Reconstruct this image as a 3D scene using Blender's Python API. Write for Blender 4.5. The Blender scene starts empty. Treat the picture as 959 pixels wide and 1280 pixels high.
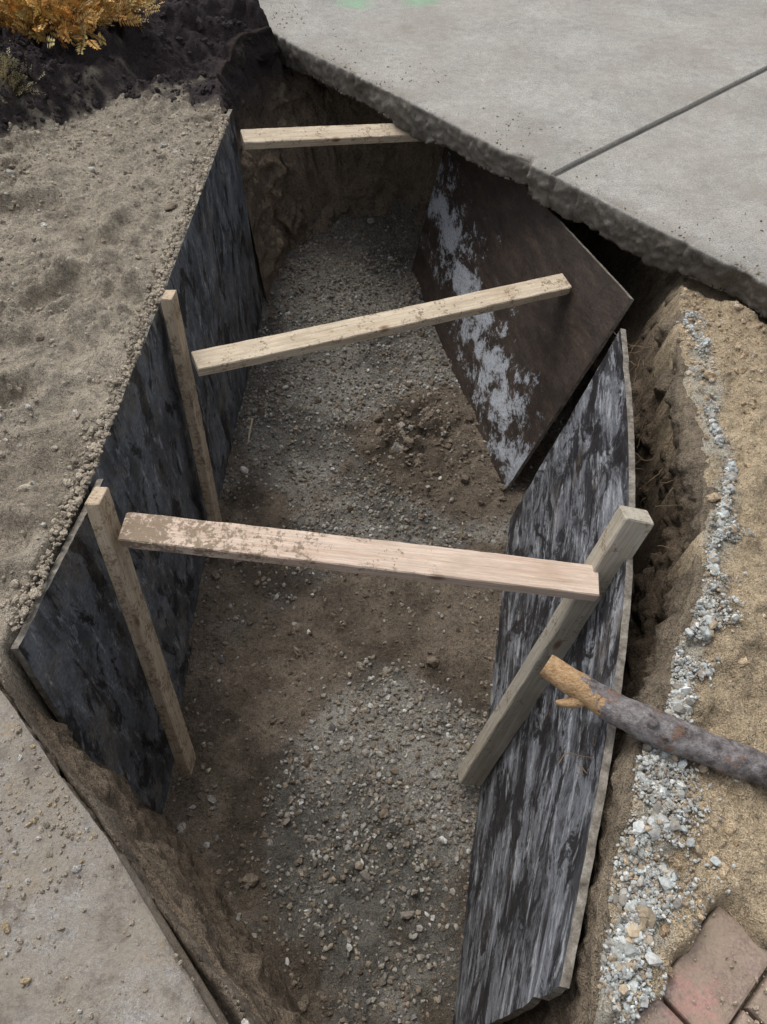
import bpy, math, random
import numpy as np
from mathutils import Vector, Matrix
random.seed(7); rng=np.random.default_rng(11)
scene=bpy.context.scene
# ------------------------------------------------------------------ noise
def _h(ix,iy,iz,seed):
    n=(ix*374761393+iy*668265263+iz*1274126177+seed*974634777)&0xFFFFFFFF
    n=((n^(n>>13))*1103515245)&0xFFFFFFFF
    n=((n^(n>>15))*2246822519)&0xFFFFFFFF
    n=n^(n>>16)
    return (n&0xFFFFFF)/float(0xFFFFFF)*2-1
def vn(x,y,z=0.0,seed=0):
    x=np.asarray(x,float); y=np.asarray(y,float); z=np.zeros_like(x)+z
    ix=np.floor(x).astype(np.int64);iy=np.floor(y).astype(np.int64);iz=np.floor(z).astype(np.int64)
    fx=x-ix;fy=y-iy;fz=z-iz
    fx=fx*fx*(3-2*fx);fy=fy*fy*(3-2*fy);fz=fz*fz*(3-2*fz)
    r=0
    for dx in(0,1):
        for dy in(0,1):
            for dz in(0,1):
                w=(fx if dx else 1-fx)*(fy if dy else 1-fy)*(fz if dz else 1-fz)
                r=r+w*_h(ix+dx,iy+dy,iz+dz,seed)
    return r
def fbm(x,y,z=0.0,sc=1.0,oct=4,seed=0,gain=.5):
    r=0;a=1;t=0
    x=np.asarray(x,float);y=np.asarray(y,float)
    for o in range(oct):
        r=r+a*vn(x*sc+o*17.3,y*sc-o*9.1,np.asarray(z)*sc,seed+o);t+=a
        a*=gain;sc*=2.03
    return r/t
def clods(x,y,sc,seed,thr=0.0):
    """packed rounded lumps: domes on a jittered grid, height 0..1"""
    wx=x+.25/sc*vn(x*sc*1.7,y*sc*1.7,0,seed+9);wy=y+.25/sc*vn(x*sc*1.7,y*sc*1.7,3.3,seed+9)
    X_=wx*sc;Y_=wy*sc;ix=np.floor(X_).astype(np.int64);iy=np.floor(Y_).astype(np.int64);best=np.zeros_like(X_)
    for a in(-1,0,1):
        for b in(-1,0,1):
            cx=ix+a;cy=iy+b
            px=cx+.5+.45*_h(cx,cy,cx*0,seed);py=cy+.5+.45*_h(cx,cy,cx*0+1,seed)
            r=.28+.42*(_h(cx,cy,cx*0+2,seed)*.5+.5);on=_h(cx,cy,cx*0+3,seed)>thr
            h=np.sqrt(np.clip(r*r-(X_-px)**2-(Y_-py)**2,0,None))*on
            best=np.maximum(best,h)
    return best
def ss(a,b,x):
    t=np.clip((x-a)/(b-a),0,1);return t*t*(3-2*t)
# ------------------------------------------------------------------ node helpers
def newmat(name,rough=.9,spec=.3):
    m=bpy.data.materials.new(name);m.use_nodes=True
    nt=m.node_tree;b=nt.nodes['Principled BSDF']
    b.inputs['Roughness'].default_value=rough
    b.inputs['Specular IOR Level'].default_value=spec
    return m,nt,b
def noise(nt,vec,scale,detail=4,rough=.6,dist=0):
    n=nt.nodes.new('ShaderNodeTexNoise')
    n.inputs['Scale'].default_value=scale;n.inputs['Detail'].default_value=detail
    n.inputs['Roughness'].default_value=rough;n.inputs['Distortion'].default_value=dist
    if vec is not None: nt.links.new(vec,n.inputs['Vector'])
    return n.outputs['Fac']
def ramp(nt,fac,stops):
    r=nt.nodes.new('ShaderNodeValToRGB');e=r.color_ramp.elements
    while len(e)<len(stops): e.new(.5)
    for i,(p,c) in enumerate(stops):
        e[i].position=p
        e[i].color=(c,c,c,1) if isinstance(c,(int,float)) else (*c,1)
    nt.links.new(fac,r.inputs['Fac']);return r.outputs['Color']
def mix(nt,fac,a,b,mode='MIX'):
    n=nt.nodes.new('ShaderNodeMix');n.data_type='RGBA';n.blend_type=mode
    for s,v in((n.inputs[0],fac),(n.inputs[6],a),(n.inputs[7],b)):
        if isinstance(v,(int,float)): s.default_value=v if s==n.inputs[0] else (v,v,v,1)
        elif isinstance(v,tuple): s.default_value=(*v,1)
        else: nt.links.new(v,s)
    return n.outputs[2]
def math_(nt,op,a,b=None,clamp=False):
    n=nt.nodes.new('ShaderNodeMath');n.operation=op;n.use_clamp=clamp
    for i,v in enumerate((a,b)):
        if v is None: continue
        if isinstance(v,(int,float)): n.inputs[i].default_value=v
        else: nt.links.new(v,n.inputs[i])
    return n.outputs[0]
def mapping(nt,vec,scale=(1,1,1),rot=(0,0,0),loc=(0,0,0)):
    n=nt.nodes.new('ShaderNodeMapping')
    n.inputs['Scale'].default_value=scale;n.inputs['Rotation'].default_value=rot;n.inputs['Location'].default_value=loc
    nt.links.new(vec,n.inputs['Vector']);return n.outputs[0]
def bump(nt,b,h,strength,dist,prev=None):
    n=nt.nodes.new('ShaderNodeBump');n.inputs['Strength'].default_value=strength;n.inputs['Distance'].default_value=dist
    nt.links.new(h,n.inputs['Height'])
    if prev is not None: nt.links.new(prev,n.inputs['Normal'])
    nt.links.new(n.outputs[0],b.inputs['Normal']);return n.outputs[0]
def geo(nt): return nt.nodes.new('ShaderNodeNewGeometry').outputs['Position']
def objc(nt): return nt.nodes.new('ShaderNodeTexCoord').outputs['Object']
def uvc(nt): return nt.nodes.new('ShaderNodeTexCoord').outputs['UV']
def attr(nt,name='col'):
    n=nt.nodes.new('ShaderNodeAttribute');n.attribute_name=name;return n.outputs['Color']
# ------------------------------------------------------------------ mesh helpers
def add_obj(name,verts,faces,mats,col=None,smooth=False,uv=None,fm=None):
    me=bpy.data.meshes.new(name)
    verts=np.asarray(verts,dtype=np.float32)
    if isinstance(faces,np.ndarray):
        k=faces.shape[1];nf=len(faces)
        me.vertices.add(len(verts));me.vertices.foreach_set('co',verts.ravel())
        me.loops.add(nf*k);me.loops.foreach_set('vertex_index',faces.ravel().astype(np.int32))
        me.polygons.add(nf);me.polygons.foreach_set('loop_start',np.arange(0,nf*k,k,dtype=np.int32))
        me.update(calc_edges=True)
    else:
        me.from_pydata([tuple(map(float,v)) for v in verts],[],faces)
    me.validate();me.update()
    if col is not None:
        a=me.color_attributes.new('col','FLOAT_COLOR','POINT')
        c=np.ones((len(verts),4),np.float32);c[:,:3]=col
        a.data.foreach_set('color',c.ravel())
    if uv is not None:
        l=me.uv_layers.new(name='UVMap')
        li=np.empty(len(me.loops),np.int32);me.loops.foreach_get('vertex_index',li)
        l.data.foreach_set('uv',np.asarray(uv,np.float32)[li].ravel())
    for m in mats: me.materials.append(m)
    if fm is not None: me.polygons.foreach_set('material_index',np.asarray(fm,np.int32))
    me.polygons.foreach_set('use_smooth',[smooth]*len(me.polygons))
    ob=bpy.data.objects.new(name,me);scene.collection.objects.link(ob);return ob
def gridfaces(nx,ny):
    i,j=np.meshgrid(np.arange(nx-1),np.arange(ny-1),indexing='ij')
    a=(i*ny+j).ravel()
    return np.stack([a,a+ny,a+ny+1,a+1],1)
# ------------------------------------------------------------------ layout
FL=-1.15
RIM=[(.405,.20,.09,.008),(.49,.40,.09,.01),(.555,.57,.09,.012),(.66,.72,.11,.018),(.83,1.06,.12,.025),(.955,1.40,.12,.025),
 (1.00,1.85,.12,.025),(1.07,2.15,.13,.025),(1.22,2.5,.25,.03),(1.38,3.0,.35,.03),(1.2,3.8,.4,.03),(.80,4.6,.4,.04),
 (.2,5.02,.36,.04),(-.35,4.98,.36,.04),(-.80,4.62,.36,.04),(-.90,4.25,.33,.03),(-.82,3.90,.14,.015),(-.775,3.76,.03,.0),
 (-.865,1.5,.03,.0),(-.945,.86,.03,.0),(-.905,.765,.03,.008),(-.61,.46,.04,.012),(-.28,.13,.04,.015),(.05,-.25,.12,.02),(.22,-.3,.12,.02),(.37,-.05,.1,.012)]
RP=np.array(RIM)
SO=np.array([-1.0,5.2]);SE=np.array([.6537,-.7567]);SN=np.array([.7567,.6537])
WO=np.array([-.925,.765]);WE=np.array([.699,-.715]);WN=np.array([-.715,-.699])
PO=np.array([.675,.30]);PE1=np.array([.735,.678]);PE2=np.array([.678,-.735])
seam=np.array([(1.14,2.32),(1.12,2.10),(1.06,1.80),(1.02,1.5),(.95,1.25),(.86,1.03),(.76,.86),(.69,.74),(.63,.62),(.585,.5),(.565,.40),(.52,.30),(.46,.20),(.42,.12),(.38,.02)])
def polydist(x,y,L):
    best=np.full(np.shape(x),1e9);P=np.stack([x,y],-1)
    for a,b in zip(L[:-1],L[1:]):
        ab=b-a;t=np.clip(((P-a)@ab)/(ab@ab),0,1);q=a+t[...,None]*ab
        best=np.minimum(best,np.hypot(P[...,0]-q[...,0],P[...,1]-q[...,1]))
    return best
def rimdist(x,y):
    P=np.stack([x,y],-1)
    n=len(RP);best=np.full(x.shape,1e9);ws=0;wa=0;sw=0
    inside=np.zeros(x.shape,bool)
    for i in range(n):
        a=RP[i,:2];b=RP[(i+1)%n,:2];ab=b-a
        t=np.clip(((P-a)@ab)/(ab@ab),0,1)
        q=a+t[...,None]*ab
        dd=np.hypot(P[...,0]-q[...,0],P[...,1]-q[...,1])
        wgt=1/(dd+.01)**4
        wl=RP[i,2]*(1-t)+RP[(i+1)%n,2]*t;al=RP[i,3]*(1-t)+RP[(i+1)%n,3]*t
        ws=ws+wgt*wl;wa=wa+wgt*al;sw=sw+wgt
        best=np.minimum(best,dd)
        cond=((a[1]>y)!=(b[1]>y))
        xc=a[0]+(y-a[1])*(ab[0])/(ab[1] if abs(ab[1])>1e-9 else 1e-9)
        inside^=cond&(x<xc)
    return np.where(inside,best,-best),ws/sw,wa/sw
def bankq(x,y): return -(x+1.39)*.74+(y-3.87)*.67
def pavmask(x,y):
    a=(x-PO[0])*PE1[0]+(y-PO[1])*PE1[1];b=(x-PO[0])*PE2[0]+(y-PO[1])*PE2[1]
    n=.03*fbm(x,y,0,12,3,77)
    return ss(-.02,.02,b+n)*ss(.02,-.02,a-.0+n-ss(.1,.14,b)*.25)
def gravelf(x,y,m):
    return ss(-.10,.30,1.25*fbm(x,y,0,1.9,4,63)+.30*ss(.28,.0,np.abs(x-.17+.06*(y-1)))-.9*m+.6*ss(2.9,3.5,y)-.30*ss(-.1,-.5,x)*ss(3,2,y))
def H(x,y,full=False):
    x=np.asarray(x,float);y=np.asarray(y,float)
    d,w,am=rimdist(x,y)
    d=d+am*fbm(x,y,0,6,5,3,.6)*1.7
    s=np.clip(d/w,0,1);g=.5*s+.5*s*s*(3-2*s)
    st=(x-SO[0])*SN[0]+(y-SO[1])*SN[1]; s_=(x-SO[0])*SE[0]+(y-SO[1])*SE[1]
    wt=(x-WO[0])*WN[0]+(y-WO[1])*WN[1]
    near=ss(4.5,0,np.hypot(x,y-2.5)-2)
    right=ss(.2,.6,x)
    cm=.35+.9*ss(-.15,.25,fbm(x,y,0,1.8,3,27))
    rough_=cm*(.050*clods(x,y,9,25,.0)+.032*clods(x,y,19,26,-.1)+.016*clods(x,y,42,29,-.4))
    top=(.030*fbm(x,y,0,2.2,3,21)+.040*fbm(x,y,0,5.5,4,22)+.012*fbm(x,y,0,28,3,23)+rough_*(1-.45*right)-.014)*(.3+.7*near)
    top=np.where(am<.006,top*(.35+.65*ss(0,.10,-d))+.008,top)
    for (fx,fy,ang,la,lb,dp) in [(-1.28,1.72,.5,.17,.07,.06),(-1.20,2.35,1.1,.15,.06,.055),(-1.55,2.9,.2,.17,.08,.055),(-1.12,1.22,-.4,.15,.065,.055),(-1.75,2.1,.9,.2,.08,.055),(-1.05,2.75,1.4,.14,.055,.04)]:
        cx=(x-fx)*math.cos(ang)+(y-fy)*math.sin(ang);cy=-(x-fx)*math.sin(ang)+(y-fy)*math.cos(ang)
        r=(cx/la)**2+(cy/lb)**2+.5*fbm(x,y,0,9,2,28)
        k_=np.exp(-r*r);top=top*(1-.7*k_)-dp*k_+.4*dp*np.exp(-(r-2.1)**2)
    q=bankq(x,y)+.16*fbm(x,y,0,2.5,4,31)
    qc=q+.42*ss(-1.45,-.85,x)
    kq=ss(-.05,.25,qc)*(x<.5)
    top=top+.17*ss(0,.25,q)*ss(6,1,np.abs(x+1.2)-1.5)+kq*(.05*fbm(x,y,0,7,4,33,.6)+.055*clods(x,y,9,34,-.2)+.035*clods(x,y,20,35,-.3))*ss(0,.1,-d+.03)
    top=top-right*.13*ss(-.55,-.05,st)+right*.03*ss(-.8,-1.6,st)
    us=ss(-.02,.02,st)*ss(-.04,.0,s_)
    top=top*(1-us)+us*-.19
    uw=ss(-.015,.02,wt);top=top*(1-uw)+uw*-.14
    pm=pavmask(x,y);top=top*(1-pm)+pm*-.03
    m=np.exp(-(((x-.18)/.3)**2+((y-2.65)/.4)**2))
    fl=FL+.025*fbm(x,y,0,3,3,41)+.014*fbm(x,y,0,12,4,42,.6)+m*(.05+.06*fbm(x,y,0,8,4,43,.6)+.09*clods(x,y,8,44,-.1))+.05*ss(3.2,4.4,y)
    fl=fl+(.35+.65*ss(.0,.4,fbm(x,y,0,2,2,48)))*(.030*clods(x,y,15,45,.1)+.016*clods(x,y,34,46,-.3))
    fl=fl+.05*ss(.2,.0,d-w)*ss(.002,.02,am+.005)
    z=top*(1-g)+fl*g
    if full: return z,d,w,g,qc,st,wt,am,m
    return z
# ------------------------------------------------------------------ soil materials
def soil_mat(name,k=1.0):
    m,nt,b=newmat(name,.92,.2)
    p=geo(nt);c=attr(nt)
    n1=noise(nt,p,14,5,.72);n2=noise(nt,p,70,4,.75);n3=noise(nt,p,280,2,.7)
    f1=ramp(nt,n1,[(.3,.66),(.5,1.02),(.7,1.22)]);f2=ramp(nt,n2,[(.28,.50),(.5,1.03),(.75,1.38)]);f3=ramp(nt,n3,[(.3,.60),(.7,1.40)])
    c=mix(nt,1,c,f1,'MULTIPLY');c=mix(nt,1,c,f2,'MULTIPLY');c=mix(nt,1,c,f3,'MULTIPLY')
    v=nt.nodes.new('ShaderNodeTexVoronoi');v.inputs['Scale'].default_value=120;nt.links.new(p,v.inputs['Vector'])
    gm=ramp(nt,v.outputs['Distance'],[(.15,1.0),(.35,0.0)])
    pick=ramp(nt,noise(nt,p,50,2),[(.5,0.0),(.62,.6)])
    c=mix(nt,mix(nt,1,gm,pick,'MULTIPLY'),c,mix(nt,1,c,(1.45,1.45,1.45),'MULTIPLY'))
    nt.links.new(c,b.inputs['Base Color'])
    pr=bump(nt,b,n1,.6,.03*k);pr=bump(nt,b,n2,.85,.015*k,pr);pr=bump(nt,b,n3,.5,.003*k,pr)
    return m
M_soil=soil_mat('soil')
# ------------------------------------------------------------------ terrain
def axis(lo,hi,step,far):
    c=np.arange(lo,hi+step/2,step);o=[];v=step*1.5;p=0
    while p<far: p+=v;v*=1.35;o.append(p)
    o=np.array(o);return np.concatenate([lo-o[::-1],c,c[-1]+o])
ax=axis(-2.2,1.45,.0085,90)
ay=np.concatenate([axis(-.40,5.3,.0105,90)])
X,Y=np.meshgrid(ax,ay,indexing='ij');X=X.ravel();Y=Y.ravel()
Z,d,w,g,q,st,wt,am,mnd=H(X,Y,True)
def wallcolor(x,y,z):
    n2=fbm(x,y,z,6,4,62)[:,None];n3=fbm(x*.4,y*.4,z,9,3,69)[:,None]
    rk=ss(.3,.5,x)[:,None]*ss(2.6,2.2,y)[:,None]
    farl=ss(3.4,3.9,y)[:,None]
    wall=np.array([.20,.155,.11])*(1-rk)+np.array([.125,.094,.064])*rk  # right face darker: shade of the gap behind the board painted into albedo
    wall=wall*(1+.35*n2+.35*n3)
    wall=wall*(1+.35*farl)  # far wall albedo lifted to make up for dim light under the slab
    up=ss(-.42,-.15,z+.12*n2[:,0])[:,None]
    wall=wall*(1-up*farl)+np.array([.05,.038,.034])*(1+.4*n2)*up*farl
    return wall
def soilcolor(x,y,z,d,w,g,q,st,wt,mnd):
    n=fbm(x,y,z,1.6,4,61)[:,None];n2=fbm(x,y,z,6,3,62)[:,None]
    left=np.array([.425,.37,.29])*(1+.2*n+.22*n2)
    right=np.array([.51,.405,.27])*(1+.15*n+.2*n2)
    k=ss(.1,.5,x)[:,None]
    top=left*(1-k)+right*k
    kp=ss(.0,.35,n[:,0]+.6*n2[:,0])[:,None]*.65*(1-k);top=top*(1-kp)+np.array([.21,.175,.132])*kp
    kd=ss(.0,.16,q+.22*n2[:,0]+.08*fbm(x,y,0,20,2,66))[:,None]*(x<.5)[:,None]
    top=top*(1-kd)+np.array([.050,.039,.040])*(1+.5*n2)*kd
    sd=polydist(x,y,seam);ks=(ss(.05,.015,sd+.06*fbm(x,y,0,9,4,67)))[:,None]*.6
    top=top*(1-ks)+np.array([.46,.46,.41])*ks
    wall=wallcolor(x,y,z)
    brown=np.array([.215,.172,.128])*(1+.3*n2)
    grey=np.array([.31,.29,.25])*(1+.25*n2)
    gf=gravelf(x,y,mnd)[:,None]
    floor=brown*(1-gf)+grey*gf
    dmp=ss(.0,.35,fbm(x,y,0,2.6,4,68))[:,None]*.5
    floor=floor*(1-.45*mnd[:,None])*(1-dmp)*(1-.3*ss(3.3,4.2,y)[:,None])  # darker mound and damp; far-end shade under the slab also painted in
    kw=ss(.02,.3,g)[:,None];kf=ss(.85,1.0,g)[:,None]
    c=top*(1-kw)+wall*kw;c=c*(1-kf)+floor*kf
    und=ss(-.05,.0,wt)[:,None]*(1-kw);c=c*(1-und)+np.array([.2,.16,.12])*und
    return np.clip(c,.008,.8)
C=soilcolor(X,Y,Z,d,w,g,q,st,wt,mnd)
V=np.stack([X,Y,Z],1)
ground=add_obj('ground',V,gridfaces(len(ax),len(ay)),[M_soil],C,True)
# ---- cut faces of the trench: dense strip swept along the rim
order=list(range(20,26))+list(range(0,18))
R0=RP[order];seg=np.hypot(*(R0[1:,:2]-R0[:-1,:2]).T);cum=np.concatenate([[0],np.cumsum(seg)])
sv=np.arange(0,cum[-1],.011)
px=np.interp(sv,cum,R0[:,0]);py=np.interp(sv,cum,R0[:,1]);pw=np.interp(sv,cum,R0[:,2])
def smooth(a,k=9):
    ker=np.hanning(k+2)[1:-1];ker/=ker.sum();return np.convolve(np.pad(a,k//2,mode='edge'),ker,'valid')
px=smooth(px);py=smooth(py)
tx=np.gradient(px);ty=np.gradient(py);l=np.hypot(tx,ty);nx_=smooth(-ty/l,15);ny_=smooth(tx/l,15)
nv=110;vv=np.linspace(0,1,nv)
SX=np.repeat(px,nv);SY=np.repeat(py,nv);NX=np.repeat(nx_,nv);NY=np.repeat(ny_,nv);W_=np.repeat(pw,nv);VV=np.tile(vv,len(px));SS=np.repeat(sv,nv)
k0=.07
t=np.clip((VV-k0)/(1-k0),0,1)
off=np.where(VV<k0,-.05+(VV/k0)*.065,.015+t**1.25*(W_+.03))
hz=H(px-nx_*.05,py-ny_*.05);HZ=np.repeat(smooth(np.minimum(hz,.05),5),nv)
endf=np.clip(np.minimum(SS,cum[-1]-SS)/.08,0,1)
zz=np.where(VV<k0,HZ-.010+.008*(VV/k0),HZ-.002-(HZ+1.2)*t)
nearL=ss(.1,-.1,SX)*ss(1.5,1.0,SY)
amp=np.maximum(np.clip(W_*.5,.018,.075),.055*nearL)*ss(-.02,.06,t)*(.3+.7*endf)
n3=fbm(SX*1.0,SY,zz,5,5,71,.55)+.6*np.abs(fbm(SX,SY,zz*1.6,14,4,72,.6))
n3=n3+.35*np.sign(fbm(SX,SY,zz*2.2,6,2,75))*np.abs(fbm(SX,SY,zz*2.2,6,2,75))**.5
cl=clods(SS,zz,12,76,-.1)*.5+clods(SS,zz,28,77,-.2)*.3
off=off+amp*(n3*.9+cl*.9-.1)
vx=SX+NX*off;vy=SY+NY*off;vz=zz+.02*fbm(SX,SY,zz,16,3,78)*ss(0,.05,t)
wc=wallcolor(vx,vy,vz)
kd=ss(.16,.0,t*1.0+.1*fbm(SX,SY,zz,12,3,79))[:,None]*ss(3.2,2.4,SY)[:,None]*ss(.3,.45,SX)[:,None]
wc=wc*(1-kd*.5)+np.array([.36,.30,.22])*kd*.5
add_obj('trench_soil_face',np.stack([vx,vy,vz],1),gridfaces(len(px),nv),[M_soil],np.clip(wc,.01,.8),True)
# ------------------------------------------------------------------ concrete
def conc_mat(name,dirty):
    m,nt,b=newmat(name,.85,.3);p=geo(nt);c=attr(nt)
    n1=noise(nt,p,2.2,6,.65);n2=noise(nt,p,22,5,.72);n3=noise(nt,p,130,3,.75);n4=noise(nt,p,420,2,.6)
    for n,lo,hi in((n1,.80,1.15),(n2,.82,1.15),(n3,.64,1.30),(n4,.68,1.30)):
        c=mix(nt,1,c,ramp(nt,n,[(.3,lo),(.7,hi)]),'MULTIPLY')
    v=nt.nodes.new('ShaderNodeTexVoronoi');v.inputs['Scale'].default_value=110;nt.links.new(p,v.inputs['Vector'])
    gm=ramp(nt,v.outputs['Distance'],[(.12,1.0),(.3,0.0)])
    pk=ramp(nt,noise(nt,p,80,2),[(.47,0.0),(.6,.65)])
    c=mix(nt,mix(nt,1,gm,pk,'MULTIPLY'),c,(.12,.105,.09))
    if dirty:
        c=mix(nt,ramp(nt,noise(nt,p,6,8,.78),[(.36,0.0),(.50,.6),(.64,.9)]),c,(.31,.265,.205))
        c=mix(nt,ramp(nt,noise(nt,mapping(nt,p,loc=(4,2,0)),4,6,.75),[(.56,0.0),(.66,.7)]),c,(.38,.29,.18))
        dk=noise(nt,mapping(nt,p,loc=(1,7,0)),8,8,.8);c=mix(nt,ramp(nt,dk,[(.50,0.0),(.60,.75)]),c,(.17,.145,.12))
        pr=bump(nt,b,dk,.6,.03)
    else:
        c=mix(nt,ramp(nt,noise(nt,p,1.6,7,.7),[(.44,0.0),(.70,.6)]),c,(.29,.255,.21))
        c=mix(nt,ramp(nt,noise(nt,mapping(nt,p,(1,1,1),loc=(2,5,0)),5,7,.75),[(.53,0.0),(.70,.45)]),c,(.20,.18,.155))
        for (px_,py_) in((-.17,5.25),(.23,5.3)):
            vm=nt.nodes.new('ShaderNodeVectorMath');vm.operation='DISTANCE';nt.links.new(p,vm.inputs[0]);vm.inputs[1].default_value=(px_,py_,0)
            dd=math_(nt,'ADD',vm.outputs['Value'],math_(nt,'MULTIPLY',math_(nt,'SUBTRACT',noise(nt,p,14,5,.7),.5),.35))
            c=mix(nt,ramp(nt,dd,[(.05,.45),(.15,0.0)]),c,(.20,.48,.26))
        pr=None
    nt.links.new(c,b.inputs['Base Color'])
    pr=bump(nt,b,n2,.35,.012,pr);pr=bump(nt,b,n3,.5,.003,pr);pr=bump(nt,b,n4,.3,.001,pr)
    return m
M_conc=conc_mat('concrete',False);M_walk=conc_mat('dirty_concrete',True)
def slab(name,O,E,Nn,s0,s1,tmax,th,joints,mat,base,sidecol,seed,rough=.012,chipa=.03):
    s=np.arange(s0,min(s1,s0+6.5),.010);extra=np.arange(s[-1],s1+.5,.5)[1:]
    s=np.concatenate([s,extra])
    for j in joints: s=np.concatenate([s,[j-.022,j-.012,j+.012,j+.022]])
    s=np.unique(np.round(s,4));s=np.concatenate([[s[0]],s,[s[-1]]])
    prof=[(1.6,-th),(.5,-th),(.1,-th),(.03,-th)]+[(0.0,-th*(1-k/14)) for k in range(14)]+[(.001,-.007),(.004,-.003),(.010,0)]
    K3=len(prof)-1
    tt=[.018,.028,.04,.055,.08,.12,.18,.25,.35,.5,.7,1,1.4,1.9,2.6,3.5,5,tmax]
    prof+=[(t,0) for t in tt]
    P=np.array(prof);ns=len(s);npf=len(P)
    S=np.repeat(s,npf);T=np.tile(P[:,0],ns);ZZ=np.tile(P[:,1],ns);K=np.tile(np.arange(npf),ns)
    side=(K<K3)&(K>=3);bot=(K<=5)
    T0=T.copy()
    wob=fbm(S,S*0+seed,0,1.2,3,seed)*.014
    ch=np.clip(fbm(S,S*0+3,0,6,5,seed+1,.6)-.18,0,1)*chipa*2.4
    T=T+(wob+ch*ss(.10,.0,T0))*(T0<1)
    T=T+np.where(side,rough*(fbm(S,ZZ*1.3,0,26,5,seed+2,.7)*1.6-1.1*clods(S,ZZ,34,seed+11,-.2))*np.clip(-ZZ/.04,0.08,1),0)
    T=T+np.where(side,-.03*ss(-.03,-th,ZZ)*fbm(S,S*0,0,2.5,3,seed+8)+.016*ss(-.05,-th,ZZ),0)
    ZZ=ZZ+np.where(bot,fbm(S,T0,0,4,6,seed+3,.62)*.05+.008,0)
    ZZ=ZZ-np.where((K>=K3-3)&(T0<.05),ch*.35*ss(.05,.0,T0),0)
    topm=(K>=K3)
    ZZ=ZZ+np.where(topm,.002*fbm(S,T0,0,3,2,seed+4)+.001*fbm(S,T0,0,30,2,seed+5),0)
    col=np.tile(np.array(base),(len(S),1))
    pn=fbm(S,ZZ*2,0,5,4,seed+6,.6)
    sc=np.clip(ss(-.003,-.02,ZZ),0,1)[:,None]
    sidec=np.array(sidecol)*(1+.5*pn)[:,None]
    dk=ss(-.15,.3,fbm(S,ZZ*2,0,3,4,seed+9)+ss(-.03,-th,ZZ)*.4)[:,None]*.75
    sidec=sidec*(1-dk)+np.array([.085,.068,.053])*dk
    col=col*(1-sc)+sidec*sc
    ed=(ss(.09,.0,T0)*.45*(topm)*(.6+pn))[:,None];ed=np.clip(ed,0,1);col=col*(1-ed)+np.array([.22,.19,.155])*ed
    for j in joints:
        jm=(np.abs(S-j)<.015);ZZ=ZZ-np.where(jm&topm,.018,0)
        col[jm]=col[jm]*.33
    first=(np.arange(len(S))<npf);last=(np.arange(len(S))>=len(S)-npf)
    ZZ=np.where((first|last),-th,ZZ)
    Vv=np.stack([O[0]+E[0]*S+Nn[0]*T,O[1]+E[1]*S+Nn[1]*T,ZZ],1)
    return add_obj(name,Vv,gridfaces(ns,npf),[mat],col,True)
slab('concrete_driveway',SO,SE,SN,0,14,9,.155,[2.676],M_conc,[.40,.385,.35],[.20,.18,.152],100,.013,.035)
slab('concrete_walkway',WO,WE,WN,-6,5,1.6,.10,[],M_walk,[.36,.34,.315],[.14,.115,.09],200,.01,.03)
# ------------------------------------------------------------------ stones
def ico(sub=0):
    import bmesh
    bm=bmesh.new();bmesh.ops.create_icosphere(bm,subdivisions=1+sub,radius=1)
    v=np.array([p.co[:] for p in bm.verts]);f=np.array([[q.index for q in p.verts] for p in bm.faces]);bm.free();return v,f
ICO0=ico(0);ICO1=ico(1)
def scatter(name,P,size,col,mat,sink=.2,sub=0,jit=.28,smooth=False,seed=0,flat=.7):
    r=np.random.default_rng(seed);bv,bf=(ICO1 if sub else ICO0);n=len(P);k=len(bv)
    v=bv[None]*(1+jit*r.uniform(-1,1,(n,k,1)))
    v=v*np.stack([np.ones(n),r.uniform(.55,1,n),r.uniform(flat*.7,flat,n)],1)[:,None,:]
    A=r.normal(size=(n,4));A/=np.linalg.norm(A,axis=1)[:,None]
    A[:,1:3]*=.45;A/=np.linalg.norm(A,axis=1)[:,None]
    a,b_,c,d_=A.T
    R=np.stack([np.stack([1-2*(c*c+d_*d_),2*(b_*c-a*d_),2*(b_*d_+a*c)],1),np.stack([2*(b_*c+a*d_),1-2*(b_*b_+d_*d_),2*(c*d_-a*b_)],1),np.stack([2*(b_*d_-a*c),2*(c*d_+a*b_),1-2*(b_*b_+c*c)],1)],1)
    v=np.einsum('nij,nkj->nki',R,v)*size[:,None,None]
    v=v+P[:,None,:];v[:,:,2]+=(size*(flat*.7-sink))[:,None]
    f=bf[None]+(np.arange(n)*k)[:,None,None]
    cc=np.repeat(col,k,axis=0)
    return add_obj(name,v.reshape(-1,3),f.reshape(-1,3),[mat],cc,smooth)
def stone_mat(name,rough=.85,dirt=.6):
    m,nt,b=newmat(name,rough,.35);p=geo(nt);c=attr(nt)
    n1=noise(nt,p,120,4,.7);c=mix(nt,1,c,ramp(nt,n1,[(.3,.7),(.7,1.25)]),'MULTIPLY')
    n2=noise(nt,p,25,4,.6);c=mix(nt,ramp(nt,n2,[(.44,0.0),(.64,dirt)]),c,(.20,.158,.115))
    nt.links.new(c,b.inputs['Base Color']);bump(nt,b,n1,.5,.004);return m
M_stone=stone_mat('gravel_stone',.8,.75);M_clod=soil_mat('clod_soil',.5)
def cols(n,base,var=.2,alts=None,p=.2,seed=0):
    r=np.random.default_rng(seed);c=np.tile(np.array(base),(n,1))
    if alts is not None:
        k=r.random(n)<p;c[k]=np.array(alts)[r.integers(0,len(alts),k.sum())]
    return np.clip(c*(1+var*r.uniform(-1,1,(n,1))),.01,.9)
n=64000;x=rng.uniform(-1.0,1.25,n);y=rng.uniform(-.3,4.9,n)
z,d_,w_,g_,q_,st_,wt_,am_,m_=H(x,y,True)
dens=gravelf(x,y,m_)*(.65+.7*fbm(x,y,0,6,3,64))
keep=(g_>.97)&(rng.random(n)<.05+.95*dens)
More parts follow.
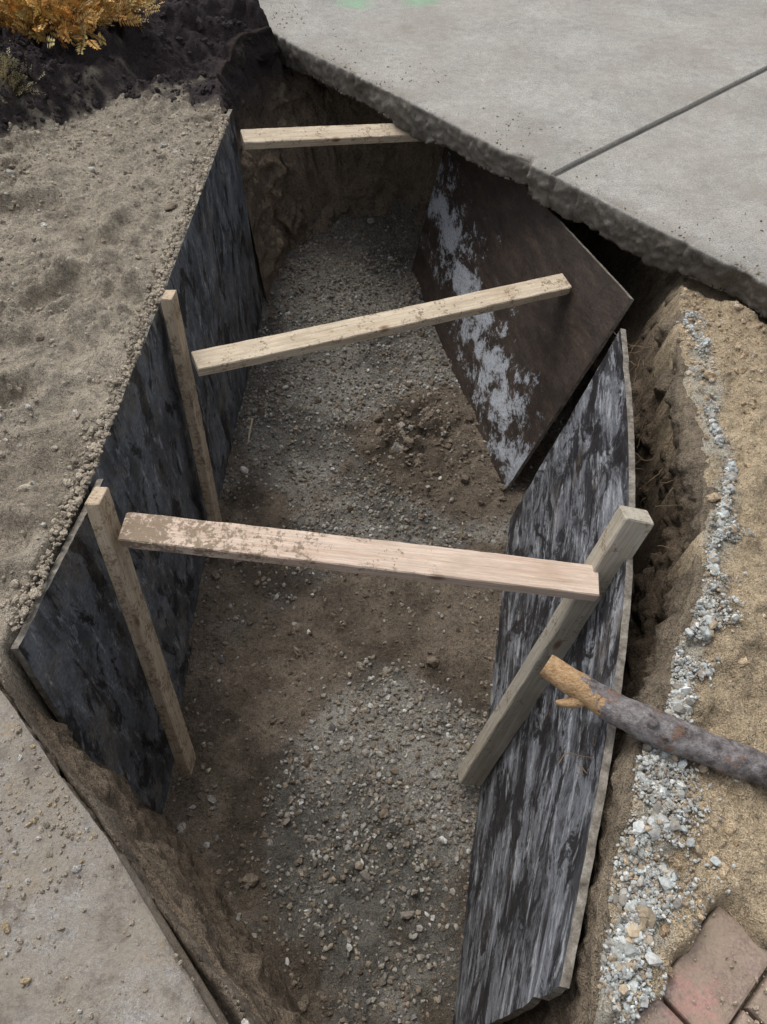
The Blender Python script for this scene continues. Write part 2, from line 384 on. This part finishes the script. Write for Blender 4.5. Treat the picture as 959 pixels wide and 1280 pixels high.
x,y,z=x[keep],y[keep],z[keep];n=len(x)
sz=.0042+.0095*rng.random(n)**2;sz[rng.random(n)<.02]*=1.8
c=cols(n,(.32,.30,.26),.3,[(.56,.55,.51),(.22,.175,.125),(.18,.17,.16),(.36,.30,.22)],.45,5)
c=c*(1-.3*ss(3.3,4.2,y)[:,None])  # stones darkened toward the far end, shade painted to follow the floor
scatter('gravel_bed',np.stack([x,y,z],1),sz,c,M_stone,.2,seed=5)
n=22000;x=rng.uniform(-1.0,1.25,n);y=rng.uniform(-.3,4.9,n)
z,d_,w_,g_,q_,st_,wt_,am_,m_=H(x,y,True)
keep=(g_>.9)&(rng.random(n)<.35+.65*np.clip(m_*1.5+ss(.35,.0,d_-w_)*.6,0,1));x,y,z,m_=x[keep],y[keep],z[keep],m_[keep];n=len(x)
sz=.003+.010*rng.random(n)**3+.016*m_*rng.random(n)**3
big=rng.random(n)<.018;sz[big]+=.024*rng.random(big.sum())
scatter('soil_clods',np.stack([x,y,z],1),sz,cols(n,(.21,.168,.125),.28,[(.34,.31,.27),(.15,.12,.09)],.2,6),M_clod,.35,1,.24,False,6)
n=48000;x=rng.uniform(-2.3,1.6,n);y=rng.uniform(-.3,4.7,n)
z,d_,w_,g_,q_,st_,wt_,am_,m_=H(x,y,True)
pr=.15+.85*ss(-.15,.3,fbm(x,y,0,2.5,4,81));keep=(g_<.02)&(wt_<-.01)&(st_<-.03)&(rng.random(n)<pr)&(pavmask(x,y)<.3)
x,y,z,q_=x[keep],y[keep],z[keep],q_[keep];n=len(x)
sz=.0025+.012*rng.random(n)**4;big=rng.random(n)<.011;sz[big]+=.020*rng.random(big.sum())
kd=q_>.03;sz[kd]*=1.6
c=cols(n,(.42,.365,.285),.16,[(.54,.51,.46),(.27,.22,.165)],.22,7);k=x>.3;c[k]=c[k]*np.array([1.18,1.05,.90]);c[kd]=np.array([.050,.040,.04])
scatter('soil_crumbs',np.stack([x,y,z],1),sz,c,M_clod,.35,1,.24,False,8)
# soil spilled on the top edge of the left boards
n=3200;t=rng.random(n);y=.90+t*2.8;x=np.interp(y,[.86,1.36,3.78],[-.905,-.850,-.735])-.012-.028*rng.normal(size=n)*.8
keep=(x<np.interp(y,[.86,1.36,3.78],[-.905,-.850,-.735])-.001)&(rng.random(n)<ss(-.2,.3,fbm(y,y*0,0,3,3,83)));x,y=x[keep],y[keep];n=len(x)
scatter('spilled_soil',np.stack([x,y,np.full(n,.016)],1),.003+.010*rng.random(n)**3,cols(n,(.39,.335,.26),.2,seed=31),M_clod,.1,1,.24,False,31)
n=12000;s_=rng.uniform(-.6,1.6,n);t_=.012+.9*rng.random(n)**1.4
P=np.stack([WO[0]+WE[0]*s_+WN[0]*t_,WO[1]+WE[1]*s_+WN[1]*t_,0*t_],1)
keep=rng.random(n)<.1+.9*ss(-.1,.35,fbm(P[:,0],P[:,1],0,4,3,91));P=P[keep];n=len(P)
sz=.0013+.006*rng.random(n)**5;big=rng.random(n)<.006;sz[big]+=.008
scatter('dirt_crumbs',P,sz,cols(n,(.34,.29,.225),.2,[(.44,.34,.21),(.42,.40,.37)],.25,9),M_clod,.15,1,.22,False,9)
n=2600;s_=rng.uniform(.2,5,n);t_=.01+.35*rng.random(n)**2.2
P=np.stack([SO[0]+SE[0]*s_+SN[0]*t_,SO[1]+SE[1]*s_+SN[1]*t_,np.zeros(n)],1)
keep=rng.random(n)<.1+.9*ss(0,.4,fbm(P[:,0],P[:,1],0,3,3,95));P=P[keep];n=len(P)
scatter('driveway_grit',P,.002+.005*rng.random(n)**4,cols(n,(.33,.28,.21),.2,seed=19),M_clod,.15,0,.28,False,19)
# pale broken stone / mortar seam
n=26000;t=rng.random(n)*(len(seam)-1);i=t.astype(int);f=t-i
P2=seam[i]*(1-f)[:,None]+seam[i+1]*f[:,None]
wd=np.clip(.022+.055*fbm(t,t*0,0,1.5,3,93),.008,.075)+.008*(t>8.5)
off=rng.normal(size=(n,2))*wd[:,None]*.8;P2=P2+off
P2=P2+np.stack([.03*fbm(t,t*0,0,3.1,3,96),.02*fbm(t,t*0,1,3.1,3,97)],1)
nz=fbm(P2[:,0],P2[:,1],0,13,4,94);keep=rng.random(n)<ss(-.35,.05,nz);P2=P2[keep];n=len(P2)
z,dd_,*_r=H(P2[:,0],P2[:,1],True);keep=(_r[1]<.10)&(pavmask(P2[:,0],P2[:,1])<.5);P2=P2[keep];z=z[keep];n=len(P2)
M_pale=stone_mat('pale_stone',.9,.45)
sz=.0020+.0046*rng.random(n)**2.2;bg_=rng.random(n)<.03;sz[bg_]*=2.6
scatter('crushed_stone_seam',np.stack([P2[:,0],P2[:,1],z+.002+.010*rng.random(n)],1),sz,cols(n,(.50,.53,.51),.28,[(.66,.68,.66),(.36,.34,.30),(.46,.37,.26)],.55,12),M_pale,.1,seed=12)
# ------------------------------------------------------------------ plywood panels
def ply_edge():
    m,nt,b=newmat('plywood_edge',.85,.2);p=geo(nt)
    c=ramp(nt,noise(nt,p,35,6,.75),[(.3,(.07,.06,.05)),(.52,(.23,.205,.17)),(.75,(.45,.42,.37))])
    nt.links.new(c,b.inputs['Base Color']);bump(nt,b,noise(nt,p,120,3),.5,.003);return m
M_edge=ply_edge()
def panel_mat(name,kind):
    m,nt,b=newmat(name,.5,.4);u=uvc(nt)
    fine=ramp(nt,noise(nt,mapping(nt,u,(1,1.6,1)),60,5,.75),[(.3,.55),(.7,1.4)])
    if kind=='left':
        s1=noise(nt,mapping(nt,u,(2.4,1.4,1),(0,0,.25)),2.6,8,.76,.3);s2=noise(nt,mapping(nt,u,(9,3,1),(0,0,.2)),2.2,7,.78,.3)
        base=mix(nt,ramp(nt,noise(nt,u,3,6,.65),[(.35,0.0),(.65,1.0)]),(.036,.038,.042),(.105,.112,.122))
        c=mix(nt,ramp(nt,s1,[(.45,0.0),(.55,.5),(.67,.85)]),base,(.21,.225,.245))
        c=mix(nt,ramp(nt,s2,[(.54,0.0),(.65,.7)]),c,(.42,.435,.45))
        dk=noise(nt,mapping(nt,u,(3,1.4,1),loc=(3,1,0)),2.6,8,.74,.6);c=mix(nt,ramp(nt,dk,[(.53,0.0),(.57,.93)]),c,(.014,.013,.014))
        br=noise(nt,mapping(nt,u,loc=(5,3,0)),4,7,.78);c=mix(nt,ramp(nt,br,[(.52,0.0),(.68,.65)]),c,(.20,.165,.12))
    elif kind=='right':
        s1=noise(nt,mapping(nt,u,(1.5,3.0,1),(0,0,.5)),2.2,9,.78,.9);s2=noise(nt,mapping(nt,u,(2.4,10,1),(0,0,.4)),2,8,.78,.7)
        base=mix(nt,ramp(nt,noise(nt,u,2.5,6,.65),[(.35,0.0),(.65,1.0)]),(.022,.022,.025),(.075,.077,.086))
        c=mix(nt,ramp(nt,s1,[(.45,0.0),(.52,.45),(.63,.9)]),base,(.29,.305,.335))
        c=mix(nt,ramp(nt,s2,[(.51,0.0),(.58,.5),(.67,.95)]),c,(.58,.60,.63))
        dk=noise(nt,mapping(nt,u,(1.5,3.0,1),(0,0,.55),(3,1,0)),2.4,9,.76,.9);c=mix(nt,ramp(nt,dk,[(.50,0.0),(.54,.94)]),c,(.018,.016,.018))
        br=noise(nt,mapping(nt,u,loc=(5,3,0)),3.5,7,.78);c=mix(nt,ramp(nt,br,[(.56,0.0),(.70,.6)]),c,(.17,.125,.085))
    else:
        s1=noise(nt,mapping(nt,u,(1.6,4,1)),2.5,8,.78,.3)
        c=ramp(nt,s1,[(.3,(.022,.017,.015)),(.5,(.052,.038,.030)),(.62,(.085,.060,.045)),(.75,(.16,.125,.10))])
        sep=nt.nodes.new('ShaderNodeSeparateXYZ');nt.links.new(u,sep.inputs[0])
        vc=math_(nt,'SUBTRACT',sep.outputs[1],math_(nt,'MULTIPLY',sep.outputs[0],.24))
        band=math_(nt,'SUBTRACT',1.0,math_(nt,'MULTIPLY',math_(nt,'ABSOLUTE',math_(nt,'SUBTRACT',vc,.14)),1.5),True)
        pn=noise(nt,mapping(nt,u,(2.6,3.0,1)),2.2,10,.82,.3)
        f=math_(nt,'ADD',pn,math_(nt,'MULTIPLY',math_(nt,'SUBTRACT',band,.5),.30))
        c=mix(nt,ramp(nt,f,[(.585,0.0),(.62,.65),(.68,.95)]),c,(.50,.53,.57))
    c=mix(nt,1,c,fine,'MULTIPLY')
    nt.links.new(c,b.inputs['Base Color'])
    nt.links.new(ramp(nt,noise(nt,u,9,6,.7),[(.3,.33),(.7,.8)]),b.inputs['Roughness'])
    pr=bump(nt,b,noise(nt,u,25,6,.7),.3,.008);bump(nt,b,noise(nt,u,200,3,.6),.25,.0015,pr)
    return m
def panel(name,bl,br,tr,tl,out,mat,th=.019,seed=0,chip=.004,bow=0):
    bl,br,tr,tl=[np.array(p,float) for p in(bl,br,tr,tl)]
    L=np.linalg.norm(br-bl);Hh=np.linalg.norm(tl-bl);nu,nv=130,45
    uu,vv=np.meshgrid(np.linspace(0,1,nu),np.linspace(0,1,nv),indexing='ij');uu=uu.ravel()[:,None];vv=vv.ravel()[:,None]
    P=bl*(1-uu)*(1-vv)+br*uu*(1-vv)+tr*uu*vv+tl*(1-uu)*vv
    nn=np.cross(br-bl,tl-bl);nn/=np.linalg.norm(nn)
    if nn@np.array(out)<0: nn=-nn
    U=uu[:,0]*L;Vv=vv[:,0]*Hh
    P=P+nn*(.008*fbm(U,Vv,0,1.1,2,seed)[:,None])+nn*bow*np.sin(math.pi*uu)*vv
    eu=(tl-bl)/Hh;el=(br-bl)/L
    cn=(chip*(np.abs(fbm(U,Vv,0,14,4,seed+1))+3*np.clip(fbm(U,Vv,0,7,4,seed+3)-.25,0,1)))[:,None]
    P=P-np.where(vv>.999,1,0)*eu*cn
    P=P-np.where(uu>.999,1,0)*el*cn+np.where(uu<.001,1,0)*el*cn
    B=P+nn*th;n0=len(P);F=gridfaces(nu,nv).tolist();Fb=[[a+n0 for a in reversed(f)] for f in F]
    idx=np.arange(n0).reshape(nu,nv);loop=list(idx[:,0])+list(idx[-1,1:])+list(idx[-2::-1,-1])+list(idx[0,-2:0:-1])
    E=[];k=len(loop)
    for i in range(k): a,b=int(loop[i]),int(loop[(i+1)%k]);E.append([a,a+n0,b+n0,b])
    uv=np.stack([U,Vv],1);uv=np.concatenate([uv,uv])
    faces=F+Fb+E;fm=[0]*(len(F)+len(Fb))+[1]*len(E)
    return add_obj(name,np.concatenate([P,B]),np.array(faces),[mat,M_edge],None,False,uv,fm)
ML=panel_mat('coated_plywood_grey','left');MR=panel_mat('coated_plywood_streaked','right');MB=panel_mat('coated_plywood_brown','far')
panel('plywood_shoring_panel',(-.835,1.30,-1.17),(-.735,3.72,-1.13),(-.735,3.78,.02),(-.850,1.36,.015),(-1,0,0),ML,seed=300,chip=.009)
panel('plywood_shoring_panel',(-.80,.62,-1.17),(-.80,1.46,-1.17),(-.822,1.41,.005),(-.905,.86,.0),(-1,0,0),ML,seed=310,chip=.007)
panel('plywood_shoring_panel',(.20,.10,-1.17),(.60,2.14,-1.15),(.83,2.11,.0),(.335,.15,.0),(1,0,0),MR,seed=320,bow=.075,chip=.010)
panel('plywood_shoring_panel',(.585,2.30,-1.16),(.18,4.12,-1.12),(.40,4.30,-.21),(1.0,2.53,-.18),(1,0,0),MB,seed=330)
# ------------------------------------------------------------------ lumber
def wood_mat(name,col,dark,dirt=.5,dirt_end=0):
    m,nt,b=newmat(name,.75,.25);o=objc(nt)
    g1=noise(nt,mapping(nt,o,(1.2,22,22)),2.2,6,.6,.7);g2=noise(nt,mapping(nt,o,(4,120,120)),2,3,.6)
    c=ramp(nt,g1,[(.3,tuple(dark)),(.5,tuple(col)),(.75,tuple(min(1,k*1.12) for k in col))])
    c=mix(nt,1,c,ramp(nt,g2,[(.3,.75),(.7,1.1)]),'MULTIPLY')
    v=nt.nodes.new('ShaderNodeTexVoronoi');v.inputs['Scale'].default_value=4.2;nt.links.new(mapping(nt,o,(.8,1.6,1.6),loc=(dirt*3,.2,.4)),v.inputs['Vector'])
    c=mix(nt,ramp(nt,v.outputs['Distance'],[(.05,.9),(.11,0.0)]),c,(.16,.075,.035))
    c=mix(nt,ramp(nt,noise(nt,mapping(nt,o,(1,3,3)),6,6,.7),[(.48,0.0),(.7,.4)]),c,(.36,.27,.175))
    sep=nt.nodes.new('ShaderNodeSeparateXYZ');nt.links.new(o,sep.inputs[0])
    dn=noise(nt,o,16,8,.78);dn2=noise(nt,o,90,4,.75)
    f=math_(nt,'ADD',dn,math_(nt,'MULTIPLY',math_(nt,'SUBTRACT',dn2,.5),.7))
    if dirt_end:
        f=math_(nt,'ADD',f,math_(nt,'MULTIPLY',sep.outputs[0],dirt_end))
    c=mix(nt,ramp(nt,f,[(.66-dirt*.2,0.0),(.74-dirt*.2,.8)]),c,(.20,.145,.09))
    nt.links.new(c,b.inputs['Base Color']);pr=bump(nt,b,g2,.35,.002);bump(nt,b,f,.4,.005,pr);return m
def beam(name,p0,p1,wd,ht,up,mat,seed=0,warp=.003):
    p0=Vector(p0);p1=Vector(p1);xa=(p1-p0);L=xa.length;xa.normalize();up=Vector(up)
    ya=up.cross(xa).normalized();za=xa.cross(ya)
    ch=.0035;a=wd/2;h=ht/2
    prof=[(-a+ch,-h),(a-ch,-h),(a,-h+ch),(a,h-ch),(a-ch,h),(-a+ch,h),(-a,h-ch),(-a,-h+ch)]
    xs=[-L/2,-L/2+.003]+list(np.linspace(-L/2+.02,L/2-.02,int(L/.04)+2))+[L/2-.003,L/2]
    r=random.Random(seed);vs=[];fs=[];ph=r.random()*6
    for i,xx in enumerate(xs):
        sc=.93 if i in(0,len(xs)-1) else 1
        oy=warp*math.sin(xx*2.1+ph);oz=warp*math.sin(xx*1.7+ph*2)
        for (py,pz) in prof:
            j=.0009;vs.append((xx+(r.uniform(-.002,.002) if sc<1 else 0),py*sc+oy+r.uniform(-j,j),pz*sc+oz+r.uniform(-j,j)))
    n=len(xs)
    for i in range(n-1):
        for k in range(8): fs.append([i*8+k,i*8+(k+1)%8,(i+1)*8+(k+1)%8,(i+1)*8+k])
    fs.append(list(range(7,-1,-1)));fs.append([(n-1)*8+k for k in range(8)])
    ob=add_obj(name,vs,fs,[mat],None,False)
    M=Matrix((xa,ya,za)).transposed().to_4x4();M.translation=(p0+p1)/2;ob.matrix_world=M;return ob
W1=wood_mat('pine_pinkish',(.74,.585,.465),(.62,.44,.33),.40,-.28)
W2=wood_mat('pine_pale',(.74,.62,.46),(.60,.46,.31),.48,.03)
W3=wood_mat('pine_stake',(.56,.45,.32),(.43,.32,.21),.72,0)
W4=wood_mat('pine_weathered',(.50,.455,.37),(.40,.35,.265),.42,0)
beam('wooden_brace',(-.725,1.24,-.015),(.590,1.10,-.085),.092,.045,(0,-.12,1),W1,1)
beam('wooden_brace',(-.70,2.12,-.17),(.815,2.84,-.33),.09,.045,(0,-.25,1),W2,2)
beam('wooden_brace',(-.70,3.70,-.10),(.34,4.06,-.22),.09,.045,(0,-.35,1),W2,3)
beam('wooden_stake',(-.715,.93,-1.05),(-.775,1.27,.10),.085,.04,(1,0,.1),W3,4)
beam('wooden_stake',(-.755,1.98,-1.12),(-.765,2.22,.06),.085,.04,(1,0,.0),W3,5)
beam('wooden_stake',(.315,.90,-1.08),(.668,1.20,.105),.06,.085,(-1,0,.3),W4,6)
# ------------------------------------------------------------------ branch
def tube(name,pts,rad,mat,seg=20,sub=8,seed=0,rough=.006):
    pts=np.array(pts,float);rad=np.array(rad,float);n=len(pts);t=np.linspace(0,n-1,(n-1)*sub+1)
    def cr(A,t):
        i=np.clip(t.astype(int),0,n-2);f=t-i;g=lambda k:A[np.clip(i+k,0,n-1)]
        f=f[:,None] if A.ndim>1 else f
        return .5*((2*g(0))+(-g(-1)+g(1))*f+(2*g(-1)-5*g(0)+4*g(1)-g(2))*f*f+(-g(-1)+3*g(0)-3*g(1)+g(2))*f**3)
    P=cr(pts,t);R=cr(rad,t);T=np.gradient(P,axis=0);T/=np.linalg.norm(T,axis=1)[:,None]
    up=np.array([0,0,1.]);vs=[]
    A=np.cross(up,T);A/=np.linalg.norm(A,axis=1)[:,None];B=np.cross(T,A)
    th=np.linspace(0,2*math.pi,seg,endpoint=False)
    for i in range(len(t)):
        ring=np.cos(th)[:,None]*A[i]+np.sin(th)[:,None]*B[i]
        q=P[i]+ring*R[i];nn=fbm(q[:,0],q[:,1],q[:,2],22,3,seed)
        vs.append(P[i]+ring*(R[i]*(1+rough*nn/.006*.18))[:,None])
    m=len(t);V_=np.concatenate(vs+[P[:1],P[-1:]]);fs=[]
    for i in range(m-1):
        for k in range(seg): fs.append([i*seg+k,i*seg+(k+1)%seg,(i+1)*seg+(k+1)%seg,(i+1)*seg+k])
    for k in range(seg): fs.append([m*seg,(k+1)%seg,k]);fs.append([m*seg+1,(m-1)*seg+k,(m-1)*seg+(k+1)%seg])
    return add_obj(name,V_,fs,[mat],None,True)
def bark_mat():
    m,nt,b=newmat('branch_bark',.85,.2);p=geo(nt)
    n1=noise(nt,p,34,6,.75);n2=noise(nt,mapping(nt,p,(1,2,2),(0,0,.5)),70,5,.7)
    c=ramp(nt,n1,[(.32,(.06,.052,.05)),(.46,(.19,.168,.165)),(.58,(.32,.295,.29)),(.72,(.48,.46,.45))])
    pl=ramp(nt,n2,[(.3,(.38,.20,.08)),(.55,(.60,.40,.22)),(.75,(.68,.52,.34))])
    sep=nt.nodes.new('ShaderNodeSeparateXYZ');nt.links.new(p,sep.inputs[0])
    f=math_(nt,'ADD',sep.outputs[0],math_(nt,'MULTIPLY',math_(nt,'SUBTRACT',noise(nt,p,20,5,.7),.5),.22))
    c=mix(nt,ramp(nt,f,[(.465,1.0),(.475,0.0)]),c,pl)
    pt=noise(nt,p,13,6,.7);c=mix(nt,ramp(nt,pt,[(.56,0.0),(.60,.85)]),c,(.28,.17,.11))
    nt.links.new(c,b.inputs['Base Color']);pr=bump(nt,b,n1,.9,.016);bump(nt,b,n2,.6,.005,pr);return m
MBk=bark_mat()
br=bpy.data.objects.new('tree_branch',None);scene.collection.objects.link(br)
k=tube('limb',[(.375,.775,.085),(.43,.735,.078),(.52,.675,.070),(.60,.63,.070),(.70,.585,.065),(.82,.54,.06),(1.0,.47,.07),(1.3,.33,.085),(1.6,.22,.1)],[.027,.031,.033,.040,.036,.035,.035,.03,.024],MBk,28,12,1)
k2=tube('stub',[(.45,.70,.065),(.425,.695,.055),(.395,.70,.045)],[.02,.013,.005],MBk,10,4,2)
k3=tube('knot',[(.58,.63,.095),(.585,.625,.11),(.59,.62,.118)],[.016,.012,.005],MBk,10,4,3)
for o in(k,k2,k3): o.parent=br
# ------------------------------------------------------------------ pavers
def paver_mat():
    m,nt,b=newmat('clay_paver',.9,.2);p=geo(nt);c=attr(nt)
    n1=noise(nt,p,22,6,.7);n2=noise(nt,p,170,4,.7)
    c=mix(nt,1,c,ramp(nt,n1,[(.3,.75),(.7,1.2)]),'MULTIPLY');c=mix(nt,1,c,ramp(nt,n2,[(.3,.6),(.7,1.35)]),'MULTIPLY')
    c=mix(nt,ramp(nt,noise(nt,p,9,8,.75),[(.42,0.0),(.60,.75)]),c,(.36,.29,.21))
    vm=nt.nodes.new('ShaderNodeVectorMath');vm.operation='DISTANCE';nt.links.new(p,vm.inputs[0]);vm.inputs[1].default_value=(.58,.13,.02)
    dd=math_(nt,'ADD',vm.outputs['Value'],math_(nt,'MULTIPLY',math_(nt,'SUBTRACT',noise(nt,p,40,6,.75),.5),.22))
    c=mix(nt,ramp(nt,dd,[(.01,.35),(.06,0.0)]),c,(.66,.30,.27))
    nt.links.new(c,b.inputs['Base Color']);pr=bump(nt,b,n1,.4,.006);bump(nt,b,n2,.6,.004,pr);return m
MP=paver_mat()
vs=[];fs=[];cs=[];r=random.Random(3)
for row in range(0,9):
    for colm in range(-4,5):
        L,Wd=.215,.125;s0=-(colm+1)*(L+.007)+(.1 if row%2 else 0);t0=row*(Wd+.007)
        if row==0 and colm<0: continue
        if row==1 and colm<-1: continue
        base=len(vs);zt=.006+r.uniform(-.004,.004);tx_,ty_=r.uniform(-.04,.04),r.uniform(-.04,.04);ja=r.uniform(-.015,.015)
        rings=[(0,-.06),(.001,zt-.007),(.003,zt-.002),(.008,zt)]
        for ins,zz_ in rings:
            for (a,b_) in((ins,ins),(L-ins,ins),(L-ins,Wd-ins),(ins,Wd-ins)):
                q=PO+PE1*(s0+a-ja*b_)+PE2*(t0+b_+ja*a);vs.append((q[0],q[1],zz_+tx_*(a-L/2)+ty_*(b_-Wd/2)))
        cc=r.choice([(.32,.24,.20),(.29,.22,.19),(.27,.235,.21),(.34,.26,.22)]);cs+=[cc]*16
        for q in range(3):
            for k in range(4): fs.append([base+q*4+k,base+q*4+(k+1)%4,base+q*4+4+(k+1)%4,base+q*4+4+k])
        fs.append([base+12,base+13,base+14,base+15])
add_obj('brick_paving',vs,fs,[MP],np.array(cs))
n=5000;P=np.stack([rng.uniform(.3,1.3,n),rng.uniform(-.4,.4,n),np.full(n,.008)],1)
keep=(pavmask(P[:,0],P[:,1])>.6)&(rng.random(n)<.15+.85*ss(-.1,.3,fbm(P[:,0],P[:,1],0,7,3,98)));P=P[keep];n=len(P)
scatter('paving_grit',P,.0012+.006*rng.random(n)**5,cols(n,(.44,.36,.26),.2,seed=21),M_clod,.15,0,.28,False,21)
# ------------------------------------------------------------------ shrub
def leaf_mat(name):
    m,nt,b=newmat(name,.7,.2);c=attr(nt);c=mix(nt,1,c,ramp(nt,noise(nt,geo(nt),60,3),[(.3,.7),(.7,1.25)]),'MULTIPLY');nt.links.new(c,b.inputs['Base Color']);return m
def shrub(name,center,rad,nspr,palette,leaf,seed,up=.6):
    r=np.random.default_rng(seed);vs=[];cs=[];fs=[]
    for i in range(nspr):
        dv=r.normal(size=3);dv[2]=abs(dv[2])*up+.1;dv/=np.linalg.norm(dv)
        lob=.8+.45*math.sin(5*math.atan2(dv[1],dv[0])+seed)*.5+r.uniform(-.1,.1)
        p=np.array(center)+dv*np.array(rad)*r.uniform(.35,1.0)*lob;dirv=dv+r.normal(size=3)*.45;dirv/=np.linalg.norm(dirv)
        sd=np.cross(dirv,r.normal(size=3));sd/=np.linalg.norm(sd);col=np.array(palette[r.integers(len(palette))])*r.uniform(.55,1.2)
        Ls=r.uniform(.06,.13)
        for k in range(9):
            q=p+dirv*Ls*k/9;wd=leaf*(1.9-k*.14)
            for sg in(-1,1):
                tip=q+sd*sg*wd*1.5+dirv*wd*.9+r.normal(size=3)*leaf*.25;mid=(q+tip)/2;b2=dirv*leaf*.5
                n=len(vs);vs+=[q,mid-b2,tip,mid+b2];cs+=[col*r.uniform(.8,1.2)]*4;fs.append([n,n+1,n+2,n+3])
    return add_obj(name,vs,fs,[leaf_mat(name+'_leaf')],np.clip(np.array(cs),.01,.9))
shrub('orange_shrub',(-1.76,4.36,.20),(.60,.40,.24),1500,[(.72,.42,.13),(.78,.50,.18),(.62,.33,.10),(.82,.60,.28),(.5,.38,.14)],.011,1)
shrub('dry_tuft',(-1.80,3.76,.10),(.17,.14,.10),420,[(.54,.46,.30),(.46,.39,.24),(.40,.36,.2)],.008,2,1)
# ------------------------------------------------------------------ marker stakes + roots
beam('marker_stake',(.36,2.02,-1.17),(.36,2.04,-1.04),.018,.006,(1,0,0),W2,8)
beam('marker_stake',(-.70,2.62,-1.15),(-.68,2.75,-1.08),.02,.008,(1,0,0),W2,9)
def roots(name,items):
    cu=bpy.data.curves.new(name,'CURVE');cu.dimensions='3D';cu.bevel_depth=.0012;cu.bevel_resolution=1
    for pts in items:
        s=cu.splines.new('POLY');s.points.add(len(pts)-1)
        for i,p in enumerate(pts): s.points[i].co=(*p,1)
    ob=bpy.data.objects.new(name,cu);scene.collection.objects.link(ob)
    m,nt,b=newmat('root',.9,.1);b.inputs['Base Color'].default_value=(.24,.17,.10,1);cu.materials.append(m)
it=[];rr=random.Random(5)
for i in range(50):
    if i<16: p=Vector((rr.uniform(.50,.56),rr.uniform(.47,.62),rr.uniform(-.10,-.01)))
    elif i<34: p=Vector((rr.uniform(.86,.95),rr.uniform(1.2,2.0),rr.uniform(-.3,-.05)))
    else: p=Vector((rr.uniform(.92,1.05),rr.uniform(2.0,2.4),rr.uniform(-.3,-.1)))
    dv=Vector((-rr.uniform(.0,.5),rr.uniform(-.5,.5),-rr.uniform(.4,1))).normalized();pts=[p.copy()]
    for k in range(9):
        dv=(dv+Vector((rr.gauss(0,.35),rr.gauss(0,.35),rr.gauss(0,.35)))).normalized();p=p+dv*.013;pts.append(p.copy())
    it.append(pts)
roots('hanging_roots',it)
# ------------------------------------------------------------------ world, sun, camera
w=bpy.data.worlds.new('World');scene.world=w;w.use_nodes=True;nt=w.node_tree
sky=nt.nodes.new('ShaderNodeTexSky');sky.sky_type='NISHITA';sky.sun_disc=False
sky.sun_elevation=math.radians(62);sky.sun_rotation=math.radians(-35);sky.air_density=1.0;sky.dust_density=4;sky.ozone_density=1
hs=nt.nodes.new('ShaderNodeHueSaturation');hs.inputs['Saturation'].default_value=.35
nt.links.new(sky.outputs[0],hs.inputs['Color']);bg=nt.nodes['Background'];nt.links.new(hs.outputs[0],bg.inputs['Color']);bg.inputs['Strength'].default_value=.15
sl=bpy.data.lights.new('sun','SUN');sl.energy=1.25;sl.angle=math.radians(30);sl.color=(1,.985,.96)
so=bpy.data.objects.new('sun',sl);scene.collection.objects.link(so)
el=math.radians(62);az=math.radians(-35)
sd=Vector((math.sin(az)*math.cos(el),math.cos(az)*math.cos(el),math.sin(el)))
so.rotation_euler=sd.to_track_quat('Z','Y').to_euler()
cam=bpy.data.cameras.new('camera');co=bpy.data.objects.new('camera',cam);scene.collection.objects.link(co);scene.camera=co
cam.sensor_fit='VERTICAL';cam.sensor_height=36;cam.sensor_width=27;cam.lens=26;cam.clip_start=.02;cam.clip_end=500
co.location=(0,0,1.65);co.rotation_euler=(math.radians(38),0,0)
scene.view_settings.view_transform='Standard';scene.view_settings.look='None';scene.view_settings.exposure=0
